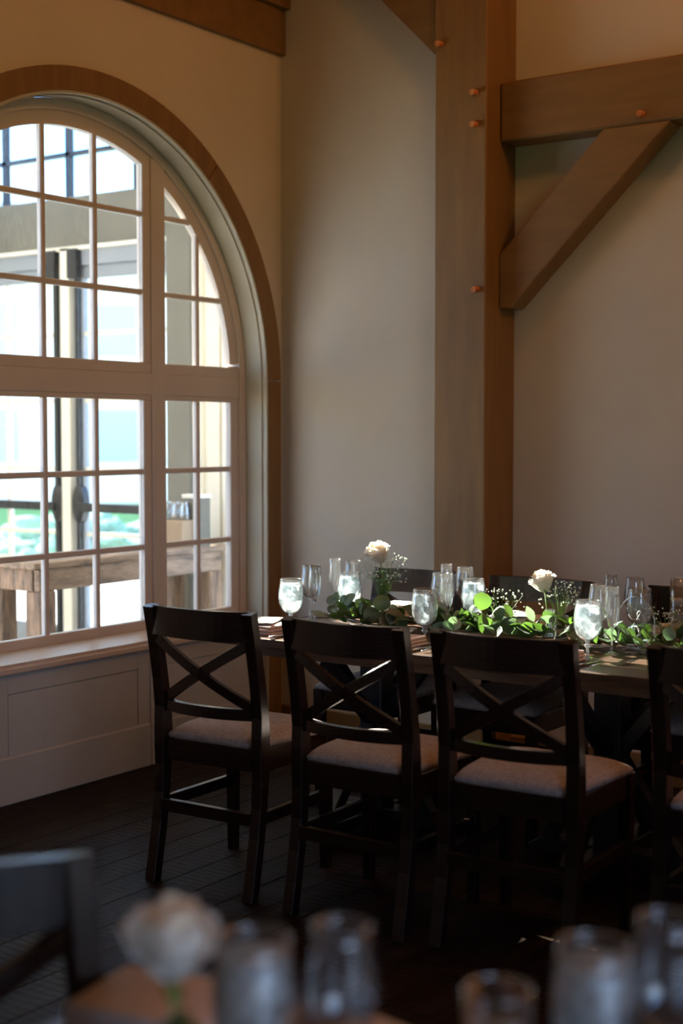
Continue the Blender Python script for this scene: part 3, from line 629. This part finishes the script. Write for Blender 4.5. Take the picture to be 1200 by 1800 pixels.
def fork_mesh():
    bm = bmesh.new(); sweep(bm, [(0, -.10, .004), (0, 0, .010), (0, .05, .006)], .007, .003, wf=lambda t_: .011-.006*math.sin(t_*PI))
    for k in (-1.5, -.5, .5, 1.5): sweep(bm, [(0, .048, .006), (k*.006, .060, .005), (k*.0062, .098, .007)], .0025, .0018)
    return tome(bm, 'fork', True)
SM, KM, FM = spoon_mesh(), knife_mesh(), fork_mesh()
for me_ in (SM, KM, FM): me_.materials.append(STEEL)
NM.materials.append(NAPKIN); CM.materials.append(CARD)
plate0 = lathed('plate', [(0, .004), (.07, .004), (.085, .007), (.118, .017), (.120, .019), (.116, .019), (.085, .010), (.07, .0075), (0, .0075)], PLATE, None, 40)
lathe_used = [False]
def lay(me_, name, x, y, z, rz, lab, cat, g, rx=0):
    o = bpy.data.objects.new(name, me_); COL.objects.link(o); o.location = (x, y, z); o.rotation_euler = (rx, 0, rz); return tag(o, lab, cat, g)
seats = ['at the window end', 'between first and second near chairs', 'left of the right near goblet', 'at the right frame edge']
for i, x in enumerate((-3.40, -2.80, -2.17, -1.56)):
    w_ = seats[i]
    lay(NM, 'napkin', x, 4.335, TW, .04*i-.05, 'folded blush napkin on the near side '+w_, 'napkin', 'near side napkins')
    lay(CM, 'menu_card', x-.005, 4.345, TW+.040, .35-.1*i, 'ivory menu card lying on the near napkin '+w_, 'card', 'near side menu cards')
    lay(KM, 'knife', x+.145, 4.32, TW, -.05, 'steel table knife right of the napkin '+w_, 'knife', 'table knives')
    lay(SM, 'spoon', x+.20+(.02 if i == 2 else 0), 4.34+(.03 if i == 2 else 0), TW, -.12-(.25 if i == 2 else 0), 'steel spoon right of the knife '+w_, 'spoon', 'spoons')
    lay(FM, 'fork', x-.13, 4.32, TW, 0, 'steel fork left of the napkin '+w_, 'fork', 'forks') if i else None
for i, x in enumerate((-3.20, -2.62, -1.95)):
    w_ = ('behind the left rose', 'behind the right rose', 'behind the number sign')[i]
    p = plate0 if i == 0 else copy_tree(plate0); p.location = (x, 4.955, TW); tag(p, 'white dinner plate on the far side '+w_, 'plate', 'far side plates')
    lay(NM, 'napkin', x, 4.965, TW+.0195, PI+.1*i, 'folded blush napkin on the far plate '+w_, 'napkin', 'far side napkins')
    lay(CM, 'menu_card', x+.004, 4.96, TW+.0590, .3*i, 'ivory menu card on the far napkin '+w_, 'card', 'far side menu cards')
# ================================================================== flowers
def petal_mesh(R0, H, W, curl, tw=0.):
    bm = bmesh.new(); nu, nv = 8, 7; V = {}
    for i in range(nu+1):
        u = 2*i/nu-1
        for j in range(nv+1):
            v = j/nv; r = R0*(.25+.75*math.sin(min(1, v*1.25)*PI/2)); ww = W*(math.sin(min(1, .25+v*1.05)*PI*.5))*(1 if v < .75 else math.sqrt(max(0, 1-((v-.75)/.30)**2)))
            a = u*ww; rr = r+curl*max(0, v-.55)**2*5*(.6+.4*abs(u))+.0015*math.sin(u*5+R0*900)
            z = H*v-.10*H*u*u*v-curl*max(0, v-.8)*2.2
            V[i, j] = bm.verts.new((rr*math.cos(a), rr*math.sin(a), z))
    for i in range(nu):
        for j in range(nv): bm.faces.new((V[i, j], V[i+1, j], V[i+1, j+1], V[i, j+1]))
    return tome(bm, 'petal', True)
rings = [(.008, .050, 1.9, -.006, 3, PETALI), (.0125, .054, 1.5, -.005, 3, PETALI), (.017, .056, 1.25, -.002, 4, PETALI), (.0215, .054, 1.0, .002, 5, PETAL), (.0255, .050, .9, .006, 5, PETAL), (.029, .045, .85, .011, 5, PETAL)]
PM = []
for R0, H, Wd, cu, n, m in rings:
    me_ = petal_mesh(R0, H, Wd, cu); me_.materials.append(m); PM.append((me_, n))
def leaf_mesh(L, Wd, cup=.15, pointed=False, m=EUC):
    bm = bmesh.new(); n = 8; rows = []
    for j in range(n+1):
        t_ = j/n; w_ = Wd*(math.sin(t_*PI)**(.85 if pointed else .55)) if 0 < t_ < 1 else 0
        if pointed: w_ *= (1.25-.5*t_)
        y = L*t_; z = cup*L*math.sin(t_*PI)*.6
        if w_ < 1e-5: rows.append([bm.verts.new((0, y, z))])
        else: rows.append([bm.verts.new((w_*a, y, z+cup*w_*abs(a)*.8)) for a in (-1, -.5, 0, .5, 1)])
    for a, b in zip(rows, rows[1:]):
        if len(a) == 1:
            for k in range(4): bm.faces.new((a[0], b[k+1], b[k]))
        elif len(b) == 1:
            for k in range(4): bm.faces.new((a[k], a[k+1], b[0]))
        else:
            for k in range(4): bm.faces.new((a[k], a[k+1], b[k+1], b[k]))
    me_ = tome(bm, 'leaf', True); me_.materials.append(m); return me_
def aim(o, d, roll=0.):
    q = Vector(d).normalized().to_track_quat('Y', 'Z'); o.rotation_mode = 'QUATERNION'; o.rotation_quaternion = q @ Matrix.Rotation(roll, 4, 'Y').to_quaternion()
def rose(x, y, ztable, zc, lab, tilt=(0, 0), sc=1., leaves=True, g='white roses'):
    r = empty('rose', (x, y, ztable+.012), lab and 0. or 0., label=lab, cat='rose', group=g); H = zc-ztable-.012-.018*sc
    bm = bmesh.new(); hx, hy = tilt[0]*.3, tilt[1]*.3; tube(bm, [(0, 0, 0), (hx*.02, hy*.02, H*.5), (hx*.12, hy*.12, H)], .0028, 7); link('stem', tome(bm, smooth=True), STEM, r)
    h = bpy.data.objects.new('bloom', None); COL.objects.link(h); h.parent = r; h.empty_display_size = .03
    h.location = (hx*.12, hy*.12, H-.001); h.rotation_euler = (tilt[1]*-1., tilt[0], random.uniform(0, 6)); h.scale = (sc*1.12,)*3
    k = 0
    for me_, n in PM:
        k += 1
        for i in range(n):
            o = link('petal', me_, None, h); o.rotation_euler = (random.uniform(-.05, .05), random.uniform(-.05, .05), 2*PI*i/n+k*.9+random.uniform(-.1, .1)); o.location = (0, 0, -.001*k)
    bm = bmesh.new(); lathe(bm, [(0, -.008), (.007, -.006), (.011, .0), (.012, .006), (0, .006)], 12); link('hip', tome(bm, smooth=True), STEM, h)
    if leaves:
        for d, p, s in (((.85, -.2, -.35), .62, 1.), ((.5, -.5, -.1), .70, .9), ((.9, .2, -.75), .60, .8), ((-.5, .3, .4), .75, .7)):
            o = link('leaf', LR, None, r); o.location = (hx*.05, hy*.05, H*p); o.scale = (s, s, s); aim(o, d, .4)
    return r
LR = leaf_mesh(.055, .021, .15, True, ROSELEAF)
def breath(x, y, z0, zc, rad, n, lab, g='sprays of baby\'s breath', flat=.55):
    b = empty('babys_breath', (x, y, z0), label=lab, cat='flowers', group=g); h = zc-z0
    bs, bf = bmesh.new(), bmesh.new(); tips = []
    for i in range(n):
        a = random.uniform(0, 2*PI); rr = rad*math.sqrt(random.random()); tips.append(Vector((rr*math.cos(a), rr*math.sin(a), h+random.uniform(-1, 1)*rad*flat)))
    for i, p in enumerate(tips):
        m_ = Vector((p.x*.45, p.y*.45, h*.72))
        if i % 2 == 0: tube(bs, [(0, 0, .0), m_, p], .0006, 3)
        for k in range(random.choice((1, 1, 2))):
            q = p+Vector((random.gauss(0, .004), random.gauss(0, .004), random.gauss(0, .004))); r_ = random.uniform(.0026, .0042)
            b2 = bmesh.new(); bmesh.ops.create_icosphere(b2, subdivisions=1, radius=r_)
            for v in b2.verts: v.co = v.co*random.uniform(.75, 1.2)+q
            merge(bf, b2)
    tag(link('twigs', tome(bs), STEM, b), kind='stuff'); tag(link('florets', tome(bf), BREATH, b), kind='stuff'); return b
def vase(x, y, lab, hg):
    v = empty('bud_vase', (x, y, TW), label=lab, cat='vase', group='bud vases')
    if hg: pr = [(.0, 0), (.030, 0), (.031, .004), (.026, .02), (.016, .05), (.0125, .068), (.0155, .088), (.021, .104)]
    else: pr = [(.0, 0), (.026, 0), (.036, .012), (.038, .028), (.030, .046), (.013, .058), (.0115, .072), (.0125, .082), (.020, .090)]
    inn = [(max(r-.002, 0), z+.002) for r, z in pr][::-1]
    lathed('body', pr+inn, CLEARS, v, 24)
    zw = .055 if hg else .045
    lathed('water', [(0, .004)]+[(max(r-.003, 0), max(z, .005)) for r, z in pr if z < zw]+[(0, zw-.004)], CANDW, v, 20)
vase(-3.14, 4.80, 'small round-bodied clear bud vase holding the left rose', False)
rose(-3.14, 4.80, TW, 1.045, 'open cream rose with peach centre, left of the two on the table', (-.15, -.45), 1.35)
breath(-3.145, 4.80, TW+.05, .985, .10, 120, 'spray of white baby\'s breath around the left rose')
vase(-2.42, 4.85, 'narrow-waisted clear bud vase holding the right rose', True)
rose(-2.43, 4.85, TW, .965, 'cream rose bud half open, right of the two on the table', (-.3, -.1), 1.25, False)
breath(-2.39, 4.87, TW+.05, .925, .085, 75, 'spray of white baby\'s breath behind the right rose')
breath(-2.60, 4.80, TW+.02, .885, .10, 70, 'baby\'s breath tucked in the garland left of the right rose')
breath(-1.93, 4.79, TW+.02, .87, .085, 70, 'baby\'s breath tucked in the garland by the number sign')
# ------------------------------------------------------------------ eucalyptus garland
gar = empty('eucalyptus_garland', (-3.45, 4.70, TW), label='green eucalyptus leaf garland running down the middle of the table', cat='garland')
LMs = [leaf_mesh(.046, .025, .12), leaf_mesh(.058, .031, .16), leaf_mesh(.036, .019, .2)]
LMd = [leaf_mesh(.060, .013, .12, True, EUCD), leaf_mesh(.046, .022, .12, False, EUCD)]
bm = bmesh.new()
for q in range(3): tube(bm, [(.04+i*.13, .05*math.sin(i*1.3+q*2)-.02+q*.02, .018+.008*q+.01*math.sin(i*2.1+q)) for i in range(19)], .0035, 6)
link('main_stem', tome(bm, smooth=True), TWIG, gar)
holes = ((.35, .10), (1.05, .15), )
for i in range(285):
    x = random.uniform(.10, 1.95); y = random.gauss(0, .055); z = .022+abs(random.gauss(0, .032))*(1-abs(y)*5 if abs(y) < .15 else .3)
    if y < -.10: z = min(z, .035)
    me_ = random.choice(LMs if random.random() < .66 else LMd)
    o = link('leaf', me_, None, gar); o.location = (x, max(-.16, min(.15, y)), z)
    d = Vector((random.gauss(0, .7), random.gauss(-.3, .7), abs(random.gauss(.25, .45)))); aim(o, d, random.uniform(-1.2, 1.2))
    s = random.uniform(1.0, 1.35); o.scale = (s, s, s)
# standing sprigs the sun catches
for x, y, z, s in ((.405, -.06, .075, 1.15), (.435, -.03, .045, 1.), (.37, -.08, .03, 1.1), (.30, -.05, .05, 1.), (.83, -.02, .105, 1.2), (.80, -.04, .07, 1.), (.90, .0, .05, 1.1), (.87, -.07, .02, 1.4), (.96, -.05, .03, 1.1), (.18, 0, .07, .9)):
    o = link('leaf', LMs[1], None, gar); o.location = (x, y, z); o.scale = (s,)*3; aim(o, (random.uniform(-.2, .2), .1, 1), random.uniform(-.4, .7))
# ------------------------------------------------------------------ candle cylinders, votive, number sign
def hurricane(x, y, r, h, zc, lab):
    c = empty('candle_cylinder', (x, y, TW), label=lab, cat='candle holder', group='candle cylinders')
    lathed('cylinder', [(0, 0), (r, 0), (r, h), (r-.0018, h), (r-.0018, .006), (0, .006)], CLEAR, c, 32)
    lathed('rim', [(r-.0022, h-.001), (r+.0006, h-.001), (r+.0006, h+.0014), (r-.0022, h+.0014), (r-.0022, h-.001)], CLEARS, c, 32)
    lathed('water', [(0, .0065), (r-.0025, .0065), (r-.0025, zc-.014), (0, zc-.014)], CANDW, c, 28)
    k = lathed('floating_candle', [(0, zc-.02), (r*.62, zc-.018), (r*.9, zc-.002), (r*.88, zc+.006), (0, zc+.004)], WAX, c, 24)
    bm = bmesh.new(); tube(bm, [(0, 0, zc), (.001, 0, zc+.012)], .001, 5); link('wick', tome(bm), BLACKM, k); return c
hurricane(-1.93, 4.93, .043, .245, .165, 'tall clear candle cylinder with floating candle at the right frame edge')
hurricane(-1.80, 4.76, .034, .17, .10, 'shorter clear candle cylinder with floating candle at the right frame edge')
hurricane(-2.30, 4.70, .028, .105, .055, 'small clear candle cylinder between the right rose and the near goblet')
hurricane(-3.09, 4.53, .024, .035, .028, 'low ribbed votive candle behind the second near chair')
sg = empty('table_number_sign', (-1.99, 4.66, TW), -.35, label='clear round-topped acrylic sign with a white numeral 3 at the right', cat='sign')
n = 20; R_ = .085
pts = [(-R_, 0.008)]+[(-R_*math.cos(PI*i/n), .115+R_*math.sin(PI*i/n)) for i in range(n+1)]+[(R_, .008)]
prism('acrylic_plate', pts, 'y', -.0015, .0015, ACRYL, sg)
bm = bmesh.new(); rim = [(x_, 0, z_) for x_, z_ in pts]; tube(bm, rim, .0022, 6); link('polished_edge', tome(bm, smooth=True), CLEARS, sg)
box('foot', -.05, .05, -.02, .02, 0, .008, ACRYL, sg, bev=.001)
def strokes(name, lines, m, parent, r=.0022):
    bm = bmesh.new()
    for l_ in lines: tube(bm, l_, r, 6)
    return link(name, tome(bm, smooth=True), m, parent)
three = [(.018*math.cos(a)+.0, -.004, .078+.018*math.sin(a)) for a in [2.5-i*.3 for i in range(14)]]
three2 = [(.022*math.cos(a)+.0, -.004, .040+.021*math.sin(a)) for a in [1.75-i*.3 for i in range(14)]]
strokes('numeral_3', [three, three2], SCRIPT, sg, .0028)
loop = [(.004+.02*t_+.012*math.sin(t_*6.0), -.004, .120+.035*math.sin(min(PI, t_*3.3))*(1-.2*t_)) for t_ in [i/16 for i in range(17)]]
strokes('script_flourish', [loop], SCRIPT, sg, .0012)
# ================================================================== blurred table in the foreground
ft = empty('foreground_table', (-1.36, .45, 0), label='dark table in the near foreground, bottom of the picture', cat='table')
for k in range(7): box('board', 0, 2.18, k*.155+.001, (k+1)*.155-.001, .725, .76, TABLE, ft, bev=.002)
for x in (.6, 1.5):
    p = box('pedestal', x-.05, x+.05, .49, .59, .04, .725, BASE, ft)
    for dy in (-1, 1): bar('foot', [(x, .54+dy*.04, .03), (x, .54+dy*.42, .025)], .09, .05, BASE, p)
def fput(src, x, y, lab, g, s=1.): o = copy_tree(src); o.location = (x, y, TW); o.scale = (s,)*3; return tag(o, lab, 'glass', g)
fput(gob, -.985, 1.24, 'blurred foreground ice water goblet right of the near white rose', 'foreground glasses')
fput(win, -.885, 1.27, 'blurred foreground wine glass, middle bottom of the picture', 'foreground glasses')
fput(gob, -.66, 1.44, 'blurred foreground goblet at the bottom right', 'foreground glasses')
fput(win, -.60, 1.50, 'blurred foreground wine glass at the bottom right corner', 'foreground glasses')
v = bpy.data.objects['bud_vase'] if 'bud_vase' in bpy.data.objects else None
vc = copy_tree(v); vc.location = (-1.03, 1.16, TW); tag(vc, 'blurred bud vase in the near foreground holding a white rose', 'vase', 'bud vases')
rose(-1.03, 1.16, TW, .965, 'blurred white rose in the near foreground', (-.1, -.2), 1.35, True)
lay(NM, 'napkin', -1.24, 1.36, TW, .2, 'blurred blush napkin lying left in the near foreground', 'napkin', 'foreground napkins')
lay(NM, 'napkin', -.90, 1.38, TW, -.2, 'blurred blush napkin lying right of the near goblets', 'napkin', 'foreground napkins')
h = hurricane(-.76, 1.40, .04, .14, .09, 'blurred short candle cylinder bottom right in the near foreground')
